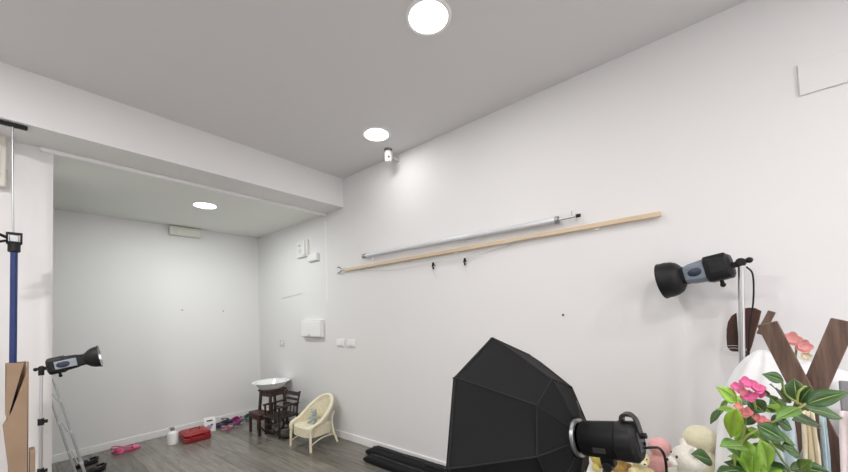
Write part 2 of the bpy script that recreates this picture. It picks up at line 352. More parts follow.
sheet('side_panel', [(x0+.016, y0, .97), (x0+.016, y1, .97), (x0+.016, y1, 1.28), (x0+.016, y0, 1.28)], (.003, 0, 0))
tag(MB().box((.126, 3.40, .36), (.024, .12, .72)).build('cardboard_offcut', [m_card], bevel=.002), 'short folded strip of brown cardboard standing beside the tall box', 'cardboard strip')
# ------------------------------------------------------------------ studio strobes
def strobe(label, P, d, name='studio_strobe', bowl=0, SCL=1.):
    """P: top of stand, d: direction of the reflector; local x forward, z up"""
    t = thing(name, label, 'studio light', P)
    x = V(d).normalized(); y = V((0, 0, 1)).cross(x).normalized(); z = x.cross(y); R = M((x, y, z)).transposed(); t.rotation_euler = R.to_euler()
    def oct_ring(X, hy, hz, c=.35, dz=0):
        return [V((X, a*hy, b*hz+dz)) for a, b in ((1, 1-c), (1-c, 1), (-1+c, 1), (-1, 1-c), (-1, -1+c), (-1+c, -1), (1-c, -1), (1, -1+c))]
    MB().loft([oct_ring(.028, .038, .040), oct_ring(.038, .050, .053), oct_ring(.105, .050, .055), oct_ring(.112, .046, .050)]).build('rear_housing', m_black, t, bevel=.003)
    MB().loft([oct_ring(.110, .045, .048), oct_ring(.165, .042, .043), oct_ring(.188, .036, .036)]).build('front_housing', m_bluegrey if bowl else m_black, t, bevel=.003)
    for s in (-1, 1):
        if not bowl: MB().box((.118, s*.0495, .0), (.105, .006, .052)).build('grey_side_panel', mat('mid_blue_grey', (.26, .29, .33), .4), t, bevel=.004); MB().ball((.105, s*.053, 0), (.032, .005, .020), 16).build('blue_grip', mat('deep_blue_grip', (.02, .03, .055), .4), t); continue
        MB().ball((.145, s*.043, 0), (.026, .006, .018), 16, ).build('grip_recess', mat('deep_blue_grip', (.02, .03, .055), .4), t)
        MB().box((.070, s*.050, .0), (.05, .006, .05)).build('side_plate', m_black, t, bevel=.002)
    MB().box((.034, 0, .03), (.006, .06, .035)).build('control_panel', m_greypl, t, bevel=.002)
    MB().loft([oct_ring(.185, .038, .038), oct_ring(.205, .036, .036)]).build('mount_ring', m_black, t)
    o = MB().lathe([(.037, .196), (.050, .200), (.066, .212), (.076, .230), (.081, .252), (.081, .280), (.083, .281), (.083, .277)] if bowl else [(.037, .200), (.040, .208), (.058, .228), (.068, .250), (.074, .280), (.0765, .281), (.0765, .277)], axis=(1, 0, 0), n=40)
    o.build('reflector', m_black, t)
    MB().lathe([(.0, .206), (.036, .208), (.055, .230), (.065, .252), (.0725, .280)], axis=(1, 0, 0), n=40).build('reflector_lining', m_silver, t)
    MB().ball((.215, 0, 0), (.015, .018, .018), 14).build('flash_bulb', mat('frosted_glass', (.8, .8, .78), .2), t)
    MB().cyl((.075, 0, -.052), (.075, 0, -.072), .007).ball((.075, 0, -.074), .010, 12).build('tilt_knob', m_black, t)
    MB().box((.012, 0, -.005), (.045, .022, .022)).cyl((0, -.016, 0), (0, .016, 0), .016).build('tilt_bracket', m_black, t, bevel=.003)
    MB().cyl((-.012, 0, 0), (-.020, 0, 0), .008).ball((-.025, 0, 0), .012, 12).build('tilt_handle', m_black, t)
    t.scale = (SCL,)*3
    return t
def stand(label, P, r=.014, collars=(.35, .62), legs_rot=.3, leg_h=.55, spread=.34):
    t = thing('light_stand', label, 'light stand', (P[0], P[1], 0)); h = P[2]-.018
    zs = [0.08]+[c*h for c in collars]+[h]
    for i in range(len(zs)-1): MB().cyl((0, 0, zs[i]), (0, 0, zs[i+1]), r*(1.12-.16*i), n=20).build('pole_section', m_steel, t)
    for c in collars:
        MB().cyl((0, 0, c*h-.018), (0, 0, c*h+.018), r*1.55).box((r*1.9, 0, c*h), (.02, .012, .018)).build('lock_collar', m_black, t, bevel=.002)
    MB().cyl((0, 0, h-.02), (0, 0, h+.008), .012).build('spigot', m_black, t)
    MB().cyl((0, 0, leg_h-.02), (0, 0, leg_h+.02), r*1.6).build('leg_hub', m_black, t)
    MB().cyl((0, 0, .18), (0, 0, .21), r*1.6).build('brace_hub', m_black, t)
    for k in range(3):
        a = legs_rot+k*2*pi/3; d = V((cos(a), sin(a), 0))
        l = MB().cyl(d*.015+V((0, 0, leg_h)), d*spread+V((0, 0, .015)), .009, n=12).build('leg', m_steel, t)
        MB().cyl(d*(spread-.008)+V((0, 0, .028)), d*(spread+.002)+V((0, 0, .008)), .012, n=12).build('rubber_foot', m_black, l)
        MB().cyl(d*.015+V((0, 0, .195)), d*(spread*.55)+V((0, 0, .255)), .006, n=8).build('brace', m_steel, t)
    return t
PL = V((.138, 2.870, 1.272)); strobe('small black and grey strobe at far left aimed right, silver reflector mouth showing', PL, V((.264, -.055, .048)), SCL=.86)
stand('thin chrome light stand at far left carrying the small strobe', PL, .0085, (.565, .78), .9)
PR = V((2.44, -.167, 1.703)); strobe('black and grey strobe high on the right with round black reflector', PR, V((.085, .37, -.070)), bowl=1, SCL=1.3)
st_ = stand('tall chrome light stand behind the white cloth on the right', PR, .0165, (.28, .45), 2.5, .45, .14)
st_.location = (2.44, -.167+1.69*.05, 0); st_.rotation_euler = (.05, 0, 0)
tag(MB().tube(bez([(2.42, -.185, 1.675), (2.41, -.205, 1.63), (2.41, -.200, 1.5), (2.41, -.178, 1.36), (2.41, -.17, 1.26), (2.41, -.165, 1.10), (2.40, -.16, .70), (2.40, -.16, .02)]), .004, 8).build('power_cord', m_black), 'thin black cord hanging beside the right light stand', 'cord')

# ------------------------------------------------------------------ octagonal softbox and its strobe
SCN = V((1.526, .739, .918)); sa = V((.11183222, .98187972, -.15298947)); sh = V((-.99357628, .11316441, 0)); sv = V((-.01731296, -.15200671, -.98822782))
def SP(r, l, k, n=8): a = .036-k*2*pi/n; return SCN-sa*l+r*(cos(a)*sh+sin(a)*sv)
t = thing('octagonal_softbox', 'large black octagonal softbox mounted on the strobe at bottom centre', 'softbox', SCN)
def loc(p): return V(p)-SCN
prof = [(.452, -.012), (.45, 0), (.395, .075), (.345, .135), (.292, .198), (.238, .261), (.175, .287), (.115, .305), (.082, .317)]
mb = MB(); rings = []
for r, l in prof:
    ring = []
    for k in range(8):
        A, B = SP(r, l, k), SP(r, l, k+1)
        for j in range(6):
            f_ = j/6; sag = .035*math.sin(pi*f_)*(1 if 0 < l < .317 else 0)*min(1, r/.3)
            p = A.lerp(B, f_); ctr = SCN-sa*l; ring.append(loc(p.lerp(ctr, sag*.9)))
    rings.append(ring)
mb.loft(rings, False); o = mb.build('fabric_shell', m_fabric, t, angle=22)
so = o.modifiers.new('thick', 'SOLIDIFY'); so.thickness = .004
for k in range(8):
    MB().tube([loc(SP(r+.001, l, k)) for r, l in prof], .0032, 6).build('seam_piping', m_piping, t)
MB().tube([loc(SP(.2405, .261, k)) for k in range(8)], .0035, 6, True).build('ring_seam', m_piping, t)
MB().tube([loc(SP(.452, .0, k)) for k in range(8)], .004, 6, True).build('rim_edge', m_piping, t)
dm = MB(); dm.face([loc(SP(.446, -.008, k)) for k in range(8)]); dm.build('front_diffuser', mat('white_diffuser_cloth', (.8, .8, .8), .9), t)
MB().lathe([(.060, -.006), (.074, -.006), (.074, .009), (.060, .009)], o=loc(SCN-sa*.322), axis=-sa, n=40).build('speed_ring', m_alu, t)
# the strobe
B0 = SCN-sa*.335
t = thing('studio_strobe', 'large black barrel strobe with carrying handle behind the softbox', 'studio light', B0); x = -sa; y = V((0, 0, 1)).cross(x).normalized(); z = x.cross(y)
t.rotation_euler = M((x, y, z)).transposed().to_euler()
def octr(X, r, n=16, sq=.0): return [V((X, r*cos(2*pi*i/n+pi/n)*(1+sq*abs(sin(4*pi*i/n))), r*sin(2*pi*i/n+pi/n))) for i in range(n)]
MB().loft([octr(0.006, .064), octr(.010, .067), octr(.135, .070), octr(.148, .068)]).build('barrel', mat('satin_black_casing', (.006, .0065, .007), .55, spec=.2), t, bevel=.002)
MB().loft([octr(.140, .070), octr(.148, .073), octr(.198, .073), octr(.212, .058)]).build('rear_cap', m_black, t, bevel=.003)
MB().box((.213, 0, .004), (.006, .06, .07)).build('control_panel', mat('dark_grey_panel', (.06, .06, .062), .4), t, bevel=.002)
MB().cyl((.214, .0, .022), (.236, .0, .024), .010).build('dial', m_black, t, bevel=.002)
MB().cyl((.214, .018, -.01), (.222, .018, -.01), .006).build('button', m_black, t)
hl = MB(); pts = bez([(.168, 0, .040), (.167, 0, .076), (.177, 0, .095), (.200, 0, .096), (.214, 0, .080), (.220, 0, .03)])
hl.loft([[p+V((0, a, 0))+(V((-.006, 0, .006)) if b else V((.002, 0, -.004))) for a, b in ((-.02, 0), (-.02, 1), (.02, 1), (.02, 0))] for p in pts]); hl.build('carrying_handle', mat('worn_black_rubber', (.014, .012, .011), .35), t, bevel=.003)
MB().box((.085, -.068, -.022), (.045, .003, .018)).build('name_plate', mat('dull_grey_print', (.022, .022, .023), .6), t)
MB().box((.085, 0, -.080), (.05, .035, .03)).cyl((.085, -.03, -.095), (.085, .03, -.095), .018).build('tilt_bracket', m_black, t, bevel=.003)
PB = B0-sa*.085+V((0, 0, -.112))
stand('light stand under the softbox strobe, mostly below the picture', PB, .014, (.4, .7), .5, .5)
e = B0-sa*.212
tag(MB().tube(bez([e+V((0.0, .0, -.022)), e+V((.02, -.035, -.018)), e+V((.08, -.05, -.04)), e+V((.12, -.06, -.09)), e+V((.14, -.06, -.2)), e+V((.16, -.06, -.45)), e+V((.14, 0, -.99))]), .0048, 8).build('power_cord', m_black), 'black power cord curving down from the large barrel strobe', 'cord')

# ------------------------------------------------------------------ black equipment bags along the wall
def bag(label, c, L, Wd, H, rz, seed):
    t = thing('equipment_bag', label, 'equipment bag', c, rz, 'long black bags by the wall')
    mb = MB(); rings = []; rnd = random.Random(seed)
    for i in range(25):
        s = i/24; X = (s-.5)*L; k = min(1, (min(s, 1-s)*L/.05+.25))
        hh = H*(.9+.1*noise.noise(V((s*7, seed, 0))))*k**.5; ww = Wd*(1+.06*noise.noise(V((s*5, 3, seed))))*(k**.3)
        rings.append([V((X, ww/2*a, hh*b)) for a, b in ((-.96, .02), (-1, .3), (-.98, .75), (-.85, .97), (-.4, 1.02), (0, .98), (.4, 1.02), (.85, .97), (.98, .75), (1, .3), (.96, .02))])
    mb.loft(rings); mb.build('shell', m_fabric, t, angle=60)
    MB().tube([(-L*.46, -.0, H*.99+.003), (0, 0, H*1.0), (L*.46, 0, H*.99+.003)], .004, 6).build('zip', m_blackgl, t)
    MB().tube(bez([(-.12, Wd*.3, H), (-.09, Wd*.34, H+.012), (.09, Wd*.34, H+.012), (.12, Wd*.3, H)]), .007, 6).build('handle', m_black, t)
bag('long flat black equipment bag touching the baseboard', (2.55, 1.98, 0), 1.9, .15, .075, pi/2, 3)
bag('long flat black equipment bag on the outer side, farther from the wall', (2.405, 1.87, 0), 1.88, .125, .065, pi/2, 8)

# ------------------------------------------------------------------ wicker chair
def wicker_chair():
    t = thing('wicker_chair', "child's cream wicker armchair on the wooden floor by the wall", 'chair', (2.34, 3.655, 0), radians(182.5))
    # local: +x is forwards (towards the room), seat .25 high, half width .2
    HW, FX, BX = .195, .185, -.165
    for s in (-1, 1):
        MB().tube(bez([(FX, s*HW, 0), (FX-.003, s*(HW-.005), .12), (FX-.01, s*(HW-.012), .25)]), .015, 10).build('leg', m_cream, t)
        MB().tube(bez([(BX-.03, s*(HW-.01), 0), (BX+.0, s*(HW-.045), .13), (BX+.01, s*(HW-.06), .26), (BX-.02, s*(HW-.05), .36)]), .013, 10).build('leg', m_cream, t)
    # seat: woven drum with rounded corners
    def outline(k=1, n=40, back=-.15):
        P = []
        for i in range(n):
            a = 2*pi*i/n; c_, s_ = cos(a), sin(a); e = .55
            X = abs(c_)**e*(1 if c_ > 0 else -1); Y = abs(s_)**e*(1 if s_ > 0 else -1)
            P.append(V((.015+k*.172*X, k*.185*Y*(1-.12*(X < 0)*abs(X)), 0)))
        return P
    rings = []
    for j, (k, z) in enumerate(((.93, .138), (.985, .143), (1, .16), (1.01, .20), (1.0, .242), (.96, .252), (.5, .244), (.02, .240))):
        rings.append([p+V((0, 0, z)) for p in outline(k)])
    MB().loft(rings, False).build('seat', m_cream, t, angle=60)
    for j in range(7): MB().tube([p+V((0, 0, .150+j*.015)) for p in outline(1.012)], .0055, 6, True).build('weave_band', m_cream, t)
    # rim: arms sweep up to the rounded back
    def rim(u):     # u 0..1 from left front to right front
        a = pi*u; sx = -cos(a)*HW*(1.0+.2*sin(a)); q = max(0, sin(a))**.6; X = FX-.015-(FX-BX+.02)*q; h = .262+.268*q**1.6
        if h > .4: X -= (h-.4)*.18
        return V((X, sx, h))
    R_ = [V((FX-.01, -HW+.008, .20))]+[rim(i/28) for i in range(29)]+[V((FX-.01, HW-.008, .20))]
    MB().tube(bez(R_, 3), .021, 10).build('arm_rim', m_cream, t)
    MB().tube(bez([p+V((.012, 0, -.03)) if 2 < i < 28 else p for i, p in enumerate(R_)], 3), .010, 8).build('inner_rim', m_cream, t)
    # woven shell between seat and rim: uprights and horizontal weavers
    def low(u):
        a = pi*u; return V((.015+.160-(.320)*sin(a)**.7, -cos(a)*.180, .240))
    n = 34
    sh_ = MB(); sh_.loft([[low(i/48).lerp(rim(i/48), f)+V((-.001, 0, 0)) for i in range(49)] for f in (0, .2, .4, .6, .8, 1)], False, False)
    so_ = sh_.build('woven_shell', mat('cream_weave', (.74, .68, .50), .75, noise_amt=.2, nscale=90, bump=.6, bscale=110), t, angle=80); q_ = so_.modifiers.new('t', 'SOLIDIFY'); q_.thickness = .004
    up_ = MB()
    for i in range(1, n):
        u = i/n; p, q = low(u), rim(u)
        up_.tube([p, p.lerp(q, .5)+V((-.006, 0, 0)), q], .0042, 6)
    up_.build('uprights', m_cream, t)
    ws = MB()
    rows = 9
    for j in range(1, rows):
        f = j/rows
        ws.tube([low(i/60).lerp(rim(i/60), f)+V((.003*(-1)**i*0-.003, 0, 0)) for i in range(1, 60)], .0036, 5)
    ws.build('weavers', m_cream, t)
    for s in (-1, 1): MB().tube(bez([(FX-.01, s*(HW-.012), .07), (.02, s*(HW-.02), .11), (BX+.0, s*(HW-.04), .10)]), .007, 6).build('stretcher', m_cream, t)
    MB().tube(bez([(BX-.0, -HW+.045, .10), (BX+.03, 0, .13), (BX-.0, HW-.045, .10)]), .007, 6).build('stretcher', m_cream, t)
    return t
wicker_chair()

def remesh(o, vox=.008, sm=4, tex=0, tsz=.03):
    r = o.modifiers.new('r', 'REMESH'); r.mode = 'VOXEL'; r.voxel_size = vox; r.use_smooth_shade = True
    s = o.modifiers.new('s', 'SMOOTH'); s.iterations = sm; s.factor = .6
    if tex:
        T = bpy.data.textures.new('fur', 'CLOUDS'); T.noise_scale = tsz; d = o.modifiers.new('d', 'DISPLACE'); d.texture = T; d.strength = tex; d.mid_level = .5
    return o
def plush(label, loc, rz, s, col, muz, kind='bear', extra=None, scene_name='plush_toy'):
    """seated soft toy of height about 2.6*s; face towards local -y"""
    t = thing(scene_name, label, 'soft toy', loc, rz)
    m = mat('plush_'+kind+'_%02d%02d%02d' % tuple(int(c*99) for c in col), col, .95, noise_amt=.06, nscale=30, bump=.5, bscale=120, sheen=.5)
    m2 = mat('plush_muzzle_%02d%02d%02d' % tuple(int(c*99) for c in muz), muz, .95, sheen=.4, bump=.4, bscale=120)
    b = MB(); b.ball((0, 0, .75*s), (.62*s, .55*s, .75*s)).ball((0, -.05*s, 1.75*s), (.62*s, .56*s, .54*s))
    for k in (-1, 1):
        b.ball((k*.62*s, -.25*s, .95*s), (.2*s, .42*s, .2*s)).ball((k*.45*s, -.65*s, .22*s), (.24*s, .5*s, .22*s))
        if kind == 'bear': b.ball((k*.5*s, .0, 2.2*s), (.22*s, .12*s, .22*s))
        elif kind == 'bunny': b.ball((k*.3*s, .05*s, 2.6*s), (.16*s, .09*s, .55*s))
    remesh(b.build('body', m, t), .06*s, 4, .02*s, .05*s)
    if kind != 'duck':
        MB().ball((0, -.56*s, 1.62*s), (.27*s, .22*s, .2*s)).build('muzzle', m2, t); MB().ball((0, -.78*s, 1.69*s), (.075*s, .05*s, .055*s), 12).build('nose', m_blackgl, t)
    else: MB().ball((0, -.66*s, 1.66*s), (.25*s, .25*s, .09*s)).build('beak', mat('orange_felt', (.7, .25, .04), .9), t)
    for k in (-1, 1): MB().ball((k*.24*s, -.52*s, 1.9*s), .055*s, 12).build('eye', m_blackgl, t)
    return t
plush('small grey blue soft toy sitting in the wicker chair', (2.36, 3.68, .238), radians(-80), .068, (.36, .42, .42), (.6, .62, .6), 'bear')

# ------------------------------------------------------------------ stool with enamel basin, step bench, rocking chair
SX, SY = 2.41, 4.77
t = thing('wooden_stool', 'brown square wooden stool carrying the white basin', 'stool', (SX, SY, 0), radians(8))
MB().box((0, 0, .505), (.27, .27, .03)).build('seat', m_stool, t, bevel=.006)
for a in (-1, 1):
    for b in (-1, 1): MB().loft([[V((a*(.105+.03*(1-f))+u*.016, b*(.105+.03*(1-f))+v_*.016, f*.492)) for u, v_ in ((-1, -1), (1, -1), (1, 1), (-1, 1))] for f in (0, 1)]).build('leg', m_stool, t, bevel=.003)
for b in (-1, 1):
    MB().box((0, b*.108, .455), (.21, .018, .05)).build('apron', m_stool, t); MB().box((b*.108, 0, .455), (.018, .21, .05)).build('apron', m_stool, t)
    MB().box((0, b*.122, .18), (.24, .018, .025)).build('stretcher', m_stool, t); MB().box((b*.122, 0, .23), (.018, .24, .025)).build('stretcher', m_stool, t)
tag(MB().lathe([(0, .0), (.135, 0), (.155, .008), (.195, .06), (.215, .088), (.245, .094), (.250, .098), (.245, .101), (.21, .094), (.190, .064), (.15, .014), (0, .010)], o=(SX-.01, SY+.01, .5205), n=48).build('enamel_basin', m_enamel), 'wide white enamel basin resting on the brown stool', 'basin')
t = thing('step_bench', 'low red-brown wooden step bench standing in front of the stool', 'bench', (2.15, 4.635, 0), radians(-2))
MB().box((0, 0, .255), (.13, .32, .028)).build('seat', m_redwood, t, bevel=.005)
for b in (-1, 1):
    for a in (-1, 1): MB().box((a*.052, b*.138, .12), (.03, .03, .24)).build('leg', m_redwood, t, bevel=.003)
    MB().box((0, b*.138, .217), (.08, .018, .048)).build('apron', m_redwood, t)
MB().box((-.052, 0, .217), (.018, .25, .048)).build('apron', m_redwood, t)
def rocking_chair():
    t = thing('rocking_chair', "child's almost black wooden rocking chair beside the wicker chair", 'rocking chair', (2.255, 4.255, 0), radians(180+4))
    hw = .155
    for s in (-1, 1):
        pts = [V((.29*math.sin(a), s*hw, .62*(1-cos(a))*.9+.014)) for a in [(-1+2*i/20)*.78 for i in range(21)]]
        mb = MB(); mb.loft([[p+V((0, u, v_)) for u, v_ in ((-.011, -.013), (.011, -.013), (.011, .013), (-.011, .013))] for p in pts]); mb.build('rocker', m_darkwood, t, bevel=.003)
        MB().cyl((.12, s*hw, .03), (.12, s*hw, .40), .013, n=12).build('leg', m_darkwood, t)
        MB().cyl((-.13, s*hw, .035), (-.13, s*(hw-.005), .27), .013, n=12).build('leg', m_darkwood, t)
        MB().tube(bez([(-.125, s*(hw-.005), .25), (-.145, s*(hw-.008), .40), (-.185, s*(hw-.012), .545)]), .013, 10).build('back_post', m_darkwood, t)
        MB().box((-.005, s*hw, .405), (.30, .04, .018)).build('armrest', m_darkwood, t, bevel=.005)
        MB().cyl((.02, s*hw, .27), (.02, s*hw, .40), .008, n=10).build('arm_spindle', m_darkwood, t)
        MB().cyl((.12, s*hw, .14), (-.13, s*hw, .14), .008, n=10).build('stretcher', m_darkwood, t)
    for z in (.10, .17): MB().cyl((.12, -hw, z), (.12, hw, z), .008, n=10).build('stretcher', m_darkwood, t)
    MB().box((0, 0, .265), (.30, .32, .022)).build('seat', m_darkwood, t, bevel=.005)
    for x_, z, h in ((-.178, .505, .05), (-.158, .44, .03), (-.143, .375, .03)): MB().box((x_, 0, z), (.016, .295, h), M.Rotation(radians(-13), 3, 'Y')).build('back_slat', m_darkwood, t, bevel=.003)
    for y_ in (-.07, 0, .07): MB().cyl((-.128, y_, .27), (-.147, y_, .375), .007, n=8).build('back_spindle', m_darkwood, t)
rocking_chair()

# ------------------------------------------------------------------ things along the back wall
t = thing('spray_bottle', 'white plastic bottle with grey cap standing left of the red case', 'bottle', (1.335, 5.16, 0))
MB().lathe([(0, 0), (.05, 0), (.056, .008), (.056, .122), (.050, .142), (.026, .156), (.022, .168), (0, .168)], n=28).build('body', m_plastic, t)
MB().lathe([(0, .164), (.020, .164), (.022, .170), (.018, .200), (0, .202)], n=20).build('cap', mat('grey_cap', (.22, .22, .22), .5), t)
MB().box((-.012, 0, .202), (.05, .014, .012)).build('spout', mat('grey_cap', (.22, .22, .22), .5), t, bevel=.003)
t = thing('red_case', 'red plastic tool case lying flat against the baseboard', 'case', (1.565, 5.13, 0), radians(-3))
m_red = mat('red_plastic', (.33, .016, .022), .38)
MB().loft([[V((a*.142*k, b*.155*k, z)) for a, b in ((-1, -1), (1, -1), (1, 1), (-1, 1))] for k, z in ((.93, 0), (1, .03), (1, .066))]).build('tray', m_red, t, bevel=.008)
MB().loft([[V((a*.142*k, b*.155*k, z)) for a, b in ((-1, -1), (1, -1), (1, 1), (-1, 1))] for k, z in ((1, .069), (1, .098), (.9, .118))]).build('lid', m_red, t, bevel=.02)
for x_ in (-.08, .08): MB().box((x_, -.158, .07), (.03, .008, .035)).build('latch', mat('dark_red_plastic', (.25, .01, .012), .4), t, bevel=.002)
MB().tube(bez([(-.05, 0, .114), (-.045, 0, .14), (.045, 0, .14), (.05, 0, .114)]), .007, 8).build('handle', m_red, t)
t = thing('detergent_pouch', 'white carton with lilac print and black slot handle beside the red case', 'carton', (1.79, 5.30, 0), radians(-14))
MB().loft([[V((a*.07*k, b*.045*l, z)) for a, b in ((-1, -1), (1, -1), (1, 1), (-1, 1))] for k, l, z in ((1, 1, 0), (1.02, 1, .10), (.98, .5, .15), (.97, .12, .19))]).build('body', m_plastic, t, bevel=.004)
MB().box((0, -.030, .150), (.07, .006, .016), M.Rotation(radians(-22), 3, 'X')).build('handle_slot', m_black, t, bevel=.003)
MB().ball((-.005, -.044, .07), (.035, .004, .032), 14).build('print_patch', mat('lilac_print', (.42, .36, .55), .6), t)
MB().ball((.025, -.044, .095), (.016, .005, .014), 12).build('print_patch', mat('purple_print', (.22, .08, .3), .6), t)
def shoe(label, loc, rz, L, c1, c2, tilt=0, group='small shoes along the back wall', name='clog_shoe', z=0):
    t = thing(name, label, 'shoe', (*loc, z), rz, group); t.rotation_euler = (tilt, 0, rz)
    n1 = 'shoe_rubber_%02d%02d%02d' % tuple(int(c*99) for c in c1); n2 = 'shoe_rubber_%02d%02d%02d' % tuple(int(c*99) for c in c2)
    m1, m2 = mat(n1, c1, .5), mat(n2, c2, .6)
    def out(k, z_, n=28):
        return [V((L/2*cos(a)*k, L*(.21+.05*cos(a))*sin(a)*k, z_)) for a in [2*pi*i/n for i in range(n)]]
    MB().loft([out(.93, 0), out(1, .006), out(1.0, .018), out(.94, .022)]).build('sole', m2, t, angle=50)
    up_ = MB(); rings = []
    for i in range(9):
        f = i/8; x_ = L*(.49-.47*f); hw = L*.24*math.sqrt(max(.02, 1-(1-f*1.02)**2))*.95+.001; h = .02+L*.26*math.sqrt(max(.0, f))*.95
        rings.append([V((x_, hw*cos(a), .018+(h-.018)*math.sin(a))) for a in [pi*j/12 for j in range(13)]])
    up_.loft(rings, False, False); o = up_.build('upper', m1, t, angle=60); s = o.modifiers.new('t', 'SOLIDIFY'); s.thickness = .004
    MB().tube([(x_, y_, z_) for x_, y_, z_ in [(-.02*L+0, L*.235, .03+L*.12), (-.30*L, L*.2, .03+L*.16), (-.48*L, 0, .03+L*.18), (-.30*L, -L*.2, .03+L*.16), (-.02*L, -L*.235, .03+L*.12)]], .006, 8).build('heel_strap', m1, t)
    return t
PK, PK2 = (.62, .07, .20), (.75, .20, .34)
shoe('bright pink clog lying nearest the ladder by the baseboard', (.86, 5.40), radians(-70), .18, PK, PK2, group='pair of pink clogs')
shoe('bright pink clog farther from the ladder, toe towards the bottle', (.985, 5.375), radians(5), .17, PK2, PK, group='pair of pink clogs')
shoe('dark navy clog right beside the white carton', (1.955, 5.38), radians(170), .20, (.012, .012, .04), (.02, .014, .05))
shoe('dark navy clog behind, half hidden by the magenta one', (2.085, 5.50), radians(-60), .17, (.02, .02, .06), (.03, .03, .08))
shoe('pale pink sandal in front of the dark shoes', (1.96, 5.16), radians(15), .17, (.58, .25, .32), (.42, .18, .26))
shoe('dark purple shoe lying in front of the magenta clog', (2.13, 5.21), radians(200), .17, (.10, .012, .07), (.36, .38, .41))
shoe('magenta clog lying against the baseboard', (2.20, 5.45), radians(100), .22, (.40, .03, .20), (.42, .06, .24))
shoe('teal green clog nearest the corner', (2.36, 5.42), radians(70), .24, (.035, .15, .16), (.08, .24, .24))
# black rubber shoes beside the ladder
for (x_, y_, r_, l) in ((.555, 5.22, 195, 'black rubber shoe beside the ladder foot, the far one'), (.575, 4.90, 200, 'black rubber shoe beside the ladder foot, the near one')):
    t = thing('rubber_shoe', l, 'shoe', (x_+.025, y_, 0), radians(r_), 'pair of black rubber shoes'); t.scale = (.78,)*3
    def out(k, z_, n=28): return [V((.13*cos(a)*k, (.055+.01*cos(a))*sin(a)*k, z_)) for a in [2*pi*i/n for i in range(n)]]
    MB().loft([out(.95, 0), out(1, .008), out(1, .024), out(.95, .028)]).build('sole', m_black, t)
    MB().tube([(-.055-.055*cos(a)*1.1 if abs(a) < pi/2 else .06, .055*sin(a)*1.0, .055+.012*cos(a)) for a in [radians(-89+178*k/16) for k in range(17)]]+[(.09, .045, .04)], .017, 8).build('collar', m_black, t)
    mb = MB(); mb.loft([[V((x0_, (.06-.35*max(0, x0_-.06))*cos(a), .02+(.060-.5*max(0, x0_-.02))*math.sin(a))) for a in [pi*j/14 for j in range(15)]] for x0_ in (0, .03, .06, .09, .12)], False, False)
    o = mb.build('toe_cap', m_black, t, angle=60); q_ = o.modifiers.new('t', 'SOLIDIFY'); q_.thickness = .008

# ------------------------------------------------------------------ telescopic ladder leaning on the column
t = thing('telescopic_ladder', 'slim aluminium telescopic ladder leaning behind the left column', 'ladder', (.5, 4.20, 0))
def LP(z, y): return V((-.2255*z-.035*(y+.22)/.44, y, z))
for y_ in (-.22, .22):
    MB().cyl(LP(.0, y_), LP(.40, y_), .010, n=18).cyl(LP(.39, y_), LP(.75, y_), .009, n=18).cyl(LP(.74, y_), LP(1.10 if y_ < 0 else .97, y_), .008, n=18).build('stile', m_alu, t)
    MB().cyl(LP(0, y_), LP(.03, y_), .013, n=16).build('rubber_foot', m_black, t)
    for z in (.39, .66, .92): MB().cyl(LP(z-.012, y_), LP(z+.012, y_), .012, n=16).build('collar', m_greypl, t)
for z in (.15, .39, .66, .92): MB().box(LP(z, 0), (.007, .43, .007)).build('rung', m_alu, t, bevel=.003)

# ------------------------------------------------------------------ table (below the picture) carrying the props on the right
TZ = .60
t = thing('prop_table', 'long low white table along the right wall under the toys and cloths', 'table', (2.105, -.125, 0))
MB().box((0, 0, TZ-.015), (.51, 1.45, .03)).build('tabletop', m_trim, t, bevel=.004)
for a in (-1, 1):
    for b in (-1, 1): MB().box((a*.22, b*.69, (TZ-.03)/2), (.045, .045, TZ-.03)).build('leg', m_trim, t, bevel=.003)

# draped white cloth over a rounded heap
def drape(name, label, P0, P1, rx, top, bottom, seed, m, folds=13, amp=.014, prof=None, cat='cloth'):
    P0, P1 = V(P0), V(P1); ax = (P1-P0); Lr = ax.length; ax.normalize(); nx = V((-ax.y, ax.x, 0)).normalized()
    n = 96; rings = []; prof = prof or [(0.02, 0), (.35, .03), (.62, .09), (.8, .19), (.9, .33), (.97, .52), (1.0, .8), (1.03, 1)]
    H = top-bottom
    for k, h in prof:
        ring = []
        for i in range(n):
            a = 2*pi*i/n; c_, s_ = cos(a), sin(a)
            ctr = P0.lerp(P1, .5+.5*max(-1, min(1, c_*1.6)))
            f = amp*h*(math.sin(folds*a+seed)+.6*math.sin(folds*1.7*a+2*seed))+.02*noise.noise(V((c_*2, s_*2, h*3+seed)))
            r = rx*k+f
            d = ax*c_+nx*s_
            zc = (P0.z+(P1.z-P0.z)*(.5+.5*max(-1, min(1, c_*1.6))))-top
            p = V((ctr.x, ctr.y, 0))+d*r; p.z = bottom+(H+zc)*(1-h)+.010*noise.noise(V((c_*3*k, s_*3*k, seed)))*(1-h)
            ring.append(p)
        rings.append(ring)
    mb = MB(); mb.loft(rings, False); mb.face(rings[0][::-1])
    o = mb.build(name, m, angle=80); s = o.modifiers.new('s', 'SUBSURF'); s.levels = s.render_levels = 1
    return tag(o, label, cat)
drape('draped_cloth', 'big white cloth heaped over props behind the pink flowers', (2.16, -.20, 1.275), (2.16, -.50, 1.18), .205, 1.275, TZ+.022, 1.3, m_cloth, amp=.012, prof=[(.02, 0), (.25, .04), (.5, .14), (.70, .28), (.86, .46), (.96, .66), (1.01, .85), (1.02, 1)])

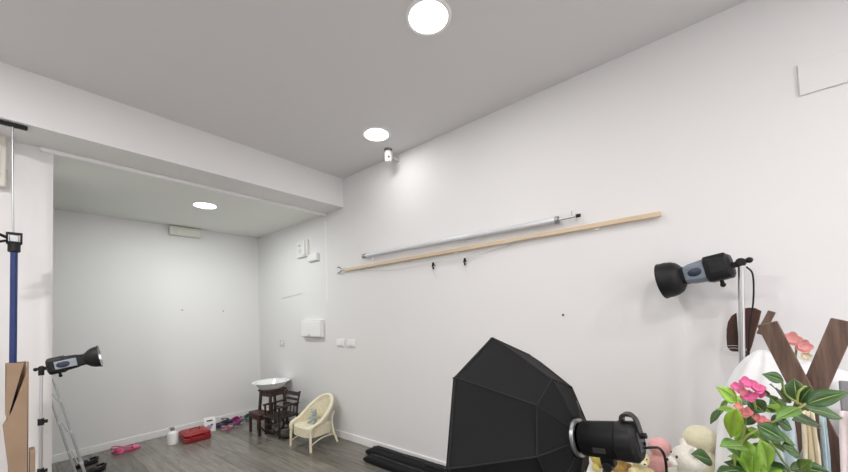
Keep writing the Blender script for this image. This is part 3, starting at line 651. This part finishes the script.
# crossed plank frame
def plank(name, parent, A, B, w_, th, m, side):
    A, B = V(A), V(B); z = (B-A).normalized(); y = V(side); y = (y-z*y.dot(z)).normalized(); x = y.cross(z)
    mb = MB(); mb.box(((A+B)/2), (w_, th, (B-A).length), M((x, y, z)).transposed())
    return mb.build(name, m, parent, bevel=.003)
t = thing('cross_leg_rack', 'weathered brown wooden X-shaped rack rising above the leaves', 'wooden rack', (1.90, -.28, TZ))
o_ = V((1.90, -.28, TZ)); vd = V((1, -.18, 0))
plank('crossed_plank', t, V((1.885, -.190, 1.410))-o_, V((1.89, -.44, .61))-o_, .060, .018, m_brown, vd)
plank('crossed_plank', t, V((1.908, -.390, 1.416))-o_, V((1.908, -.115, .61))-o_, .064, .018, m_brown, vd)
MB().cyl(V((1.87, -.284, 1.12))-o_, V((1.925, -.284, 1.12))-o_, .008).build('pivot_bolt', m_black, t)
plank('far_plank', t, V((2.30, -.252, 1.445))-o_, V((2.30, -.205, 1.335))-o_, .028, .016, m_brown, vd)
MB().cyl(V((2.30, -.212, 1.35))-o_, V((1.90, -.215, 1.33))-o_, .007, n=10).build('spreader_bar', m_brown, t)

# hanging pastel cloths
def hang(label, P, wdt, drop, col, seed, rz=0, name='hanging_cloth'):
    mb = MB(); rows, cols = 22, 18; g = []
    for j in range(rows):
        v_ = j/(rows-1); row = []
        for i in range(cols):
            u = i/(cols-1)-.5
            w2 = wdt*(.55+.55*v_)
            row.append(V((.022*math.sin(u*14+seed)*(.3+v_)+.02*noise.noise(V((u*3, v_*3, seed))), u*w2, -drop*v_)))
        g.append(row)
    R = rotz(rz)
    mb.loft([[V(P)+R @ p for p in r] for r in g], False, False)
    o = mb.build(name, mat('cloth_%d' % seed, col, .9, bump=.5, bscale=30, sheen=.2), angle=80)
    s = o.modifiers.new('t', 'SOLIDIFY'); s.thickness = .004
    return tag(o, label, 'cloth', 'pastel cloths hanging on the rack')
hang('pale blue grey cloth hanging left of the rack crossing', (1.80, -.20, 1.09), .10, .50, (.50, .60, .64), 3)
hang('cream yellow cloth hanging right under the rack crossing', (1.81, -.268, 1.10), .05, .52, (.78, .70, .50), 5)
hang('light blue cloth strip between the cream and the white-pink cloth', (1.815, -.303, 1.09), .024, .52, (.45, .58, .64), 8)
hang('white and pink cloth hanging farthest right', (1.80, -.368, 1.115), .095, .53, (.82, .72, .72), 11)
tag(MB().box((1.934, -.62, TZ+.2975), (.014, .50, .595)).build('grey_board', mat('grey_felt', (.30, .30, .31), .9, bump=.3, bscale=80), bevel=.004), 'grey felt board standing behind the right plank', 'board')

# dark brown carved panel behind the stand
t = thing('wooden_ornament', 'dark red-brown wooden panel with rounded lobe behind the light stand', 'wooden ornament', (2.52, -.15, 0))
def pp(lst): return [V((dx, y_+.15, z_)) for y_, z_, dx in lst]
L1 = [(-.140, 1.437), (-.118, 1.42), (-.102, 1.385), (-.094, 1.345), (-.091, 1.30), (-.091, 1.25), (-.100, 1.232), (-.115, 1.222), (-.140, 1.224)]
MB().prism(pp([(y_, z_, 0) for y_, z_ in L1]), (.022, 0, 0)).build('rounded_lobe', m_redwood, t, bevel=.005)
L2 = [(-.148, 1.445), (-.166, 1.458), (-.190, 1.463), (-.213, 1.460), (-.236, 1.443), (-.224, 1.39), (-.210, 1.34), (-.190, 1.26), (-.170, 1.20), (-.160, 1.15), (-.160, 0), (-.135, 0), (-.135, 1.22)]
MB().prism(pp([(y_, z_, -.02) for y_, z_ in L2]), (.020, 0, 0)).build('flared_panel', m_redwood, t, bevel=.004)
MB().box((0, 0, .012), (.14, .12, .024)).build('foot', m_redwood, t, bevel=.004)
wl = MB()
for k, (ry, rz_) in enumerate(((.045, .010), (.032, .018), (.05, .02))): wl.tube([(2.46+.01*k, -.115+ry*cos(a), 1.222+.01*k+rz_*math.sin(a)) for a in [2*pi*i/24 for i in range(24)]], .0012, 5, True)
tag(wl.build('wire_loop', m_greypl), 'thin grey wire loops hooked on the right light stand', 'wire')

# ------------------------------------------------------------------ soft toys on the table
plush('cream white teddy bear with dark nose beside the leaves', (1.96, .085, TZ), radians(204), .112, (.80, .78, .68), (.84, .82, .74), 'bear')
plush('pale yellow plush toy behind the cream bear', (2.22, .045, TZ), radians(110), .122, (.82, .78, .56), (.85, .82, .7), 'round')
plush('pale pink plush toy behind the strobe cord', (2.17, .215, TZ), radians(110), .088, (.80, .42, .42), (.85, .55, .52), 'round')
plush('yellow plush duck under the softbox strobe', (2.12, .50, TZ), radians(-60), .072, (.80, .66, .16), (.8, .5, .1), 'duck')
plush('golden brown plush bear right under the strobe', (2.06, .385, TZ), radians(-60), .066, (.52, .33, .10), (.75, .65, .35), 'bear')

plush('pale yellow plush bunny between the golden bear and the pink toy', (2.03, .290, TZ), radians(-60), .072, (.84, .74, .40), (.85, .8, .6), 'bunny')

# pink fabric flower lying behind the rack
def flower(mb, c, r, nrm, seed, layers=2, petals=5):
    rnd = random.Random(seed); x, y, z = frame(nrm); c = V(c)
    for L in range(layers):
        n = petals+L
        for k in range(n):
            a = 2*pi*k/n+L*.5+rnd.uniform(-.15, .15); rad = r*(1-.35*L); d = cos(a)*x+sin(a)*y; s_ = -sin(a)*x+cos(a)*y
            g = []
            for j in range(5):
                f = j/4; wd = rad*.62*math.sin(pi*min(.96, .12+f*.8)); el = rad*(.25*L+.3*f*f*(1+.4*rnd.random()))
                g.append([c+d*rad*f+s_*wd*q+z*(el+.12*rad*abs(q)+rnd.uniform(-.04, .04)*rad) for q in (-.9, -.45, 0, .45, .9)])
            mb.loft(g, False, False)
    return mb
t = thing('fabric_flowers', 'salmon pink fabric flowers on the white cloth behind the left plank', 'artificial flower', (2.145, -.30, 1.31))
mp_ = mat('salmon_petal', (.80, .36, .34), .8, sub=.1)
mb = MB(); flower(mb, (0, .012, .015), .032, (-1, 0, .4), 3, 3); flower(mb, (-.02, -.015, -.012), .03, (-1, -.2, .3), 4, 3)
mb.build('petals', mp_, t, normals=False, angle=70)
mb = MB(); flower(mb, (-.03, -.02, -.05), .018, (-1, -.1, .2), 6, 2); mb.build('pale_petals', mat('cream_petal', (.82, .72, .52), .8), t, normals=False, angle=70)
MB().tube([(0, 0, 0), (.005, 0, -.03), (0.01, .01, -.10)], .004, 6).build('stem', mat('green_stem', (.16, .24, .06), .6), t)

# ------------------------------------------------------------------ artificial plant in the foreground (world coordinates)
LEAVES = [
    ((1.2870, -0.0990, 1.1910), (1.2930, -0.0660, 1.1570), 0.0270, 0),
    ((1.3500, -0.1580, 1.1980), (1.3870, -0.1340, 1.2200), 0.0308, 0),
    ((1.3570, -0.1710, 1.1710), (1.4720, -0.2430, 1.1250), 0.0307, 0),
    ((1.2580, -0.1300, 1.1900), (1.2790, -0.1600, 1.1650), 0.0290, 0),
    ((1.3300, -0.1140, 1.1420), (1.3820, -0.1500, 1.0840), 0.0277, 2),
    ((1.3000, -0.0820, 1.1440), (1.2220, -0.0450, 1.1180), 0.0276, 1),
    ((1.3220, -0.1620, 1.2320), (1.2650, -0.1350, 1.2710), 0.0334, 0),
    ((1.2530, -0.0560, 1.0340), (1.2360, -0.0230, 1.0240), 0.0302, 0),
    ((1.2960, -0.1700, 1.0600), (1.2730, -0.1890, 1.0980), 0.0290, 2),
    ((1.2540, -0.0920, 1.1540), (1.2340, -0.0570, 1.1430), 0.0296, 1),
    ((1.2970, -0.0740, 1.0760), (1.2670, -0.0400, 1.0430), 0.0379, 2),
    ((1.2820, -0.1170, 1.1140), (1.2650, -0.0790, 1.0800), 0.0397, 1),
    ((1.2610, -0.1370, 1.1250), (1.2920, -0.1720, 1.0980), 0.0384, 0),
    ((1.3320, -0.1570, 1.0430), (1.4180, -0.2160, 1.0370), 0.0302, 0),
    ((1.1790, -0.0460, 1.0720), (1.1180, -0.0020, 1.0740), 0.0286, 0),
    ((1.2130, -0.0980, 1.2350), (1.2760, -0.1250, 1.2060), 0.0317, 0),
    ((1.3060, -0.1220, 1.1630), (1.2670, -0.1490, 1.1970), 0.0337, 0),
    ((1.2930, -0.0690, 1.2150), (1.3310, -0.0420, 1.2260), 0.0312, 1),
    ((1.2710, -0.0810, 1.1050), (1.2700, -0.0580, 1.0410), 0.0369, 1),
    ((1.1730, -0.0350, 1.1470), (1.1240, -0.0490, 1.1220), 0.0256, 2),
    ((1.2950, -0.1270, 1.0700), (1.2110, -0.0920, 1.0520), 0.0365, 1),
    ((1.2020, -0.0610, 1.0670), (1.1770, -0.0740, 1.1140), 0.0289, 1),
    ((1.2170, -0.1150, 1.2610), (1.1930, -0.0920, 1.2910), 0.0252, 0),
    ((1.2640, -0.1050, 1.1330), (1.3470, -0.1490, 1.0840), 0.0329, 1),
    ((1.2250, -0.0490, 1.1860), (1.2700, -0.0790, 1.1470), 0.0298, 1),
    ((1.1430, -0.0520, 1.2520), (1.1160, -0.0140, 1.2900), 0.0340, 1),
    ((1.1340, -0.0190, 1.2320), (1.1320, 0.0020, 1.1920), 0.0144, 0),
    ((1.2000, -0.0590, 1.2140), (1.1040, -0.0110, 1.2380), 0.0208, 1),
    ((1.1120, -0.0500, 1.2440), (1.1490, -0.0360, 1.1590), 0.0331, 1),
    ((1.1570, -0.0600, 1.1420), (1.0850, -0.0130, 1.1550), 0.0370, 2),
    ((1.2040, 0.0040, 1.0740), (1.1650, 0.0460, 1.0960), 0.0402, 0),
    ((1.2580, -0.0860, 1.0400), (1.2000, -0.0210, 1.0790), 0.0425, 0),
    ((1.2120, -0.0670, 1.1410), (1.1780, -0.0740, 1.0560), 0.0446, 1),
    ((1.2150, -0.0730, 1.1670), (1.3130, -0.1300, 1.0890), 0.0505, 1),
    ((1.2560, -0.1490, 1.2920), (1.2550, -0.1100, 1.3070), 0.0293, 0),
    ((1.2800, -0.1510, 1.2340), (1.1930, -0.1170, 1.2930), 0.0418, 0),
    ((1.3120, -0.1770, 1.2280), (1.3200, -0.1760, 1.2910), 0.0482, 0),
    ((1.2590, -0.1850, 1.2380), (1.2530, -0.2540, 1.2770), 0.0429, 0),
    ((1.3410, -0.1940, 1.2110), (1.4010, -0.2700, 1.1810), 0.0427, 0),
    ((1.2870, -0.1500, 1.2040), (1.4070, -0.2340, 1.1500), 0.0300, 0),
    ((1.2800, -0.1420, 1.2050), (1.3140, -0.1180, 1.2140), 0.0360, 1),
    ((1.2080, -0.1060, 1.2190), (1.2210, -0.0750, 1.2450), 0.0376, 0),
    ((1.2560, -0.1460, 1.0490), (1.2690, -0.0950, 1.0720), 0.0436, 0),
    ((1.3360, -0.1760, 1.0520), (1.3280, -0.2300, 1.0540), 0.0366, 0),
    ((1.1600, -0.0860, 1.1970), (1.1640, -0.1340, 1.1670), 0.0420, 0),
    ((1.2560, -0.0770, 1.2640), (1.2240, -0.0480, 1.2800), 0.0185, 0),
    ((1.2050, -0.0560, 1.0860), (1.1550, -0.0280, 1.1110), 0.0178, 1),
    ((1.1760, -0.0480, 1.2190), (1.1770, -0.0660, 1.1910), 0.0293, 2),
    ((1.1950, -0.0920, 1.1520), (1.2200, -0.1040, 1.0720), 0.0403, 1),
    ((1.2440, -0.1160, 1.1620), (1.3450, -0.1730, 1.1060), 0.0325, 2),
    ((1.2080, -0.0570, 1.1660), (1.2530, -0.0440, 1.1780), 0.0239, 1),
    ((1.2110, -0.0380, 1.2400), (1.2630, -0.0200, 1.1850), 0.0183, 2),
    ((1.2630, -0.1310, 1.2400), (1.1920, -0.0980, 1.2690), 0.0268, 2),
    ((1.2350, -0.0660, 1.2250), (1.3230, -0.1000, 1.2230), 0.0274, 0),
    ((1.2810, -0.1060, 1.0890), (1.3160, -0.1360, 1.0390), 0.0367, 2),
    ((1.3110, -0.1820, 1.2320), (1.2870, -0.2020, 1.2790), 0.0300, 0),
    ((1.2210, -0.0440, 1.0950), (1.2480, -0.0630, 1.0460), 0.0273, 2),
    ((1.2480, -0.1720, 1.2300), (1.1470, -0.1170, 1.2180), 0.0285, 2),
    ((1.2510, -0.0850, 1.2060), (1.3470, -0.1220, 1.1550), 0.0304, 0),
]
VX, VY = 1.19, -.10
t = thing('flowering_plant', 'artificial plant with green leaves and pink blossoms at bottom right', 'artificial plant', (VX, VY, TZ-.0))
# stand-alone vase stands on a small plinth below the picture
O = V((VX, VY, TZ))
m_l = [mat('leaf_dark_green', (.045, .12, .035), .38, noise_amt=.25, nscale=25, sub=.05), mat('leaf_bright_green', (.24, .46, .05), .42, noise_amt=.2, nscale=25, sub=.1), mat('leaf_mid_green', (.12, .25, .05), .4, noise_amt=.2, nscale=25, sub=.05), mat('pale_leaf_vein', (.35, .45, .15), .5)]
def leaf(mb, B, T, wd, curl, seed):
    B, T = V(B), V(T); ax = T-B; L = ax.length; ax.normalize()
    toC = (V((0, 0, 1.5))-B).normalized(); nrm = (toC+V((0, 0, .8))+V((random.Random(seed).uniform(-.4, .4), random.Random(seed+1).uniform(-.4, .4), 0))).normalized()
    nrm = (nrm-ax*nrm.dot(ax)).normalized(); sd = ax.cross(nrm); g = []
    for j in range(11):
        f = j/10; ww = 1.12*wd/2*(math.sin(pi*f**.8)**1.1 if 0 < f < 1 else 0)*(1.0)+.0004
        bend = -curl*L*f*f + curl*L*f
        g.append([B+ax*L*f+nrm*(bend+abs(q)*ww*.2)+sd*ww*q for q in (-1, -.5, -.05, .05, .5, 1)])
    keep = mb.mi
    mb.loft([r[:3] for r in g], False, False); mb.loft([r[3:] for r in g], False, False); mb.mi = 3; mb.loft([r[2:4] for r in g], False, False); mb.mi = keep
fm = MB(); pet = MB()
for i, (B, T, wd, mi) in enumerate(LEAVES):
    fm.mi = mi
    B2, T2 = V(B), V(T); L_ = (T2-B2).length
    leaf(fm, B2, T2, wd, .12, i)
bmesh.ops.translate(fm.bm, vec=-O, verts=fm.bm.verts)
o = fm.build('foliage', m_l, t, angle=80, normals=False); s = o.modifiers.new('t', 'SOLIDIFY'); s.thickness = .0012
STEMS = [
    [(1.3070, -0.1950, 1.2320), (1.2470, -0.1360, 1.1990), (1.2110, -0.0890, 1.1710), (1.2010, -0.0590, 1.1380), (1.2190, -0.0430, 1.0410), (1.1900, -0.1000, 0.8500)],
    [(1.2640, -0.1470, 1.2880), (1.2710, -0.1530, 1.2540), (1.2940, -0.1790, 1.2300), (1.2940, -0.1790, 1.2300)],
    [(1.1830, -0.0600, 1.2490), (1.1910, -0.0670, 1.1980), (1.2140, -0.0590, 1.1260), (1.2420, -0.0550, 1.0250), (1.1900, -0.1000, 0.8500)],
    [(1.2110, -0.0890, 1.1710), (1.2320, -0.1130, 1.1390), (1.2660, -0.1360, 1.0880), (1.3080, -0.1520, 1.0250), (1.1900, -0.1000, 0.8500)],
    [(1.2550, -0.1320, 1.2480), (1.2660, -0.1450, 1.2210), (1.2440, -0.1320, 1.1970)],
    [(1.2890, -0.1730, 1.2300), (1.2920, -0.1790, 1.2610), (1.3030, -0.1940, 1.2750)],
    [(1.1880, -0.0840, 1.2710), (1.2090, -0.0900, 1.2220), (1.2160, -0.0950, 1.1760)],
]
m_st = mat('yellow_green_stem', (.34, .40, .12), .5)
for pts in STEMS: MB().tube([V(p)-O for p in bez(pts, 6)], .0028, 7).build('stem', m_st, t)
BLOOMS = [
    ((1.1510, -0.0710, 1.2990), 0.0196, 0),
    ((1.1670, -0.0900, 1.2850), 0.0221, 0),
    ((1.1580, -0.0770, 1.2640), 0.0196, 0),
    ((1.1730, -0.0970, 1.2700), 0.0147, 0),
    ((1.1360, -0.0520, 1.2900), 0.0147, 0),
    ((1.1440, -0.0610, 1.2790), 0.0123, 1),
    ((1.1530, -0.0690, 1.2250), 0.0147, 1),
    ((1.1780, -0.0990, 1.2020), 0.0147, 1),
    ((1.1690, -0.0880, 1.2120), 0.0098, 1),
    ((1.1390, -0.0530, 1.2410), 0.0098, 1),
    ((1.1470, -0.0640, 1.2620), 0.0123, 0),
]
m_mag, m_sal = mat('magenta_petal', (.76, .15, .34), .7, sub=.1, noise_amt=.2, nscale=60), mat('coral_petal', (.78, .25, .27), .7, sub=.1, noise_amt=.2, nscale=60)
for i, (c, r, k) in enumerate(BLOOMS):
    toC = (V((0, 0, 1.5))-V(c)).normalized()+V((random.uniform(-.5, .5), random.uniform(-.5, .5), .5))
    mb = MB(); flower(mb, V(c)-O, r*(.78 if k == 0 else .95), toC, i+20, 2, 4); mb.build('blossom', m_mag if k == 0 else m_sal, t, normals=False, angle=80)
MB().lathe([(0, 0), (.05, 0), (.06, .02), (.065, .10), (.045, .19), (.035, .24), (.04, .26), (.034, .255), (.03, .23), (0, .2)], o=(0, 0, 0)).build('vase', m_enamel, t)
t2 = thing('side_pedestal', 'white pedestal under the plant, below the picture', 'pedestal', (VX, VY, 0))
MB().box((0, 0, TZ/2), (.20, .20, TZ)).build('body', m_trim, t2, bevel=.005)
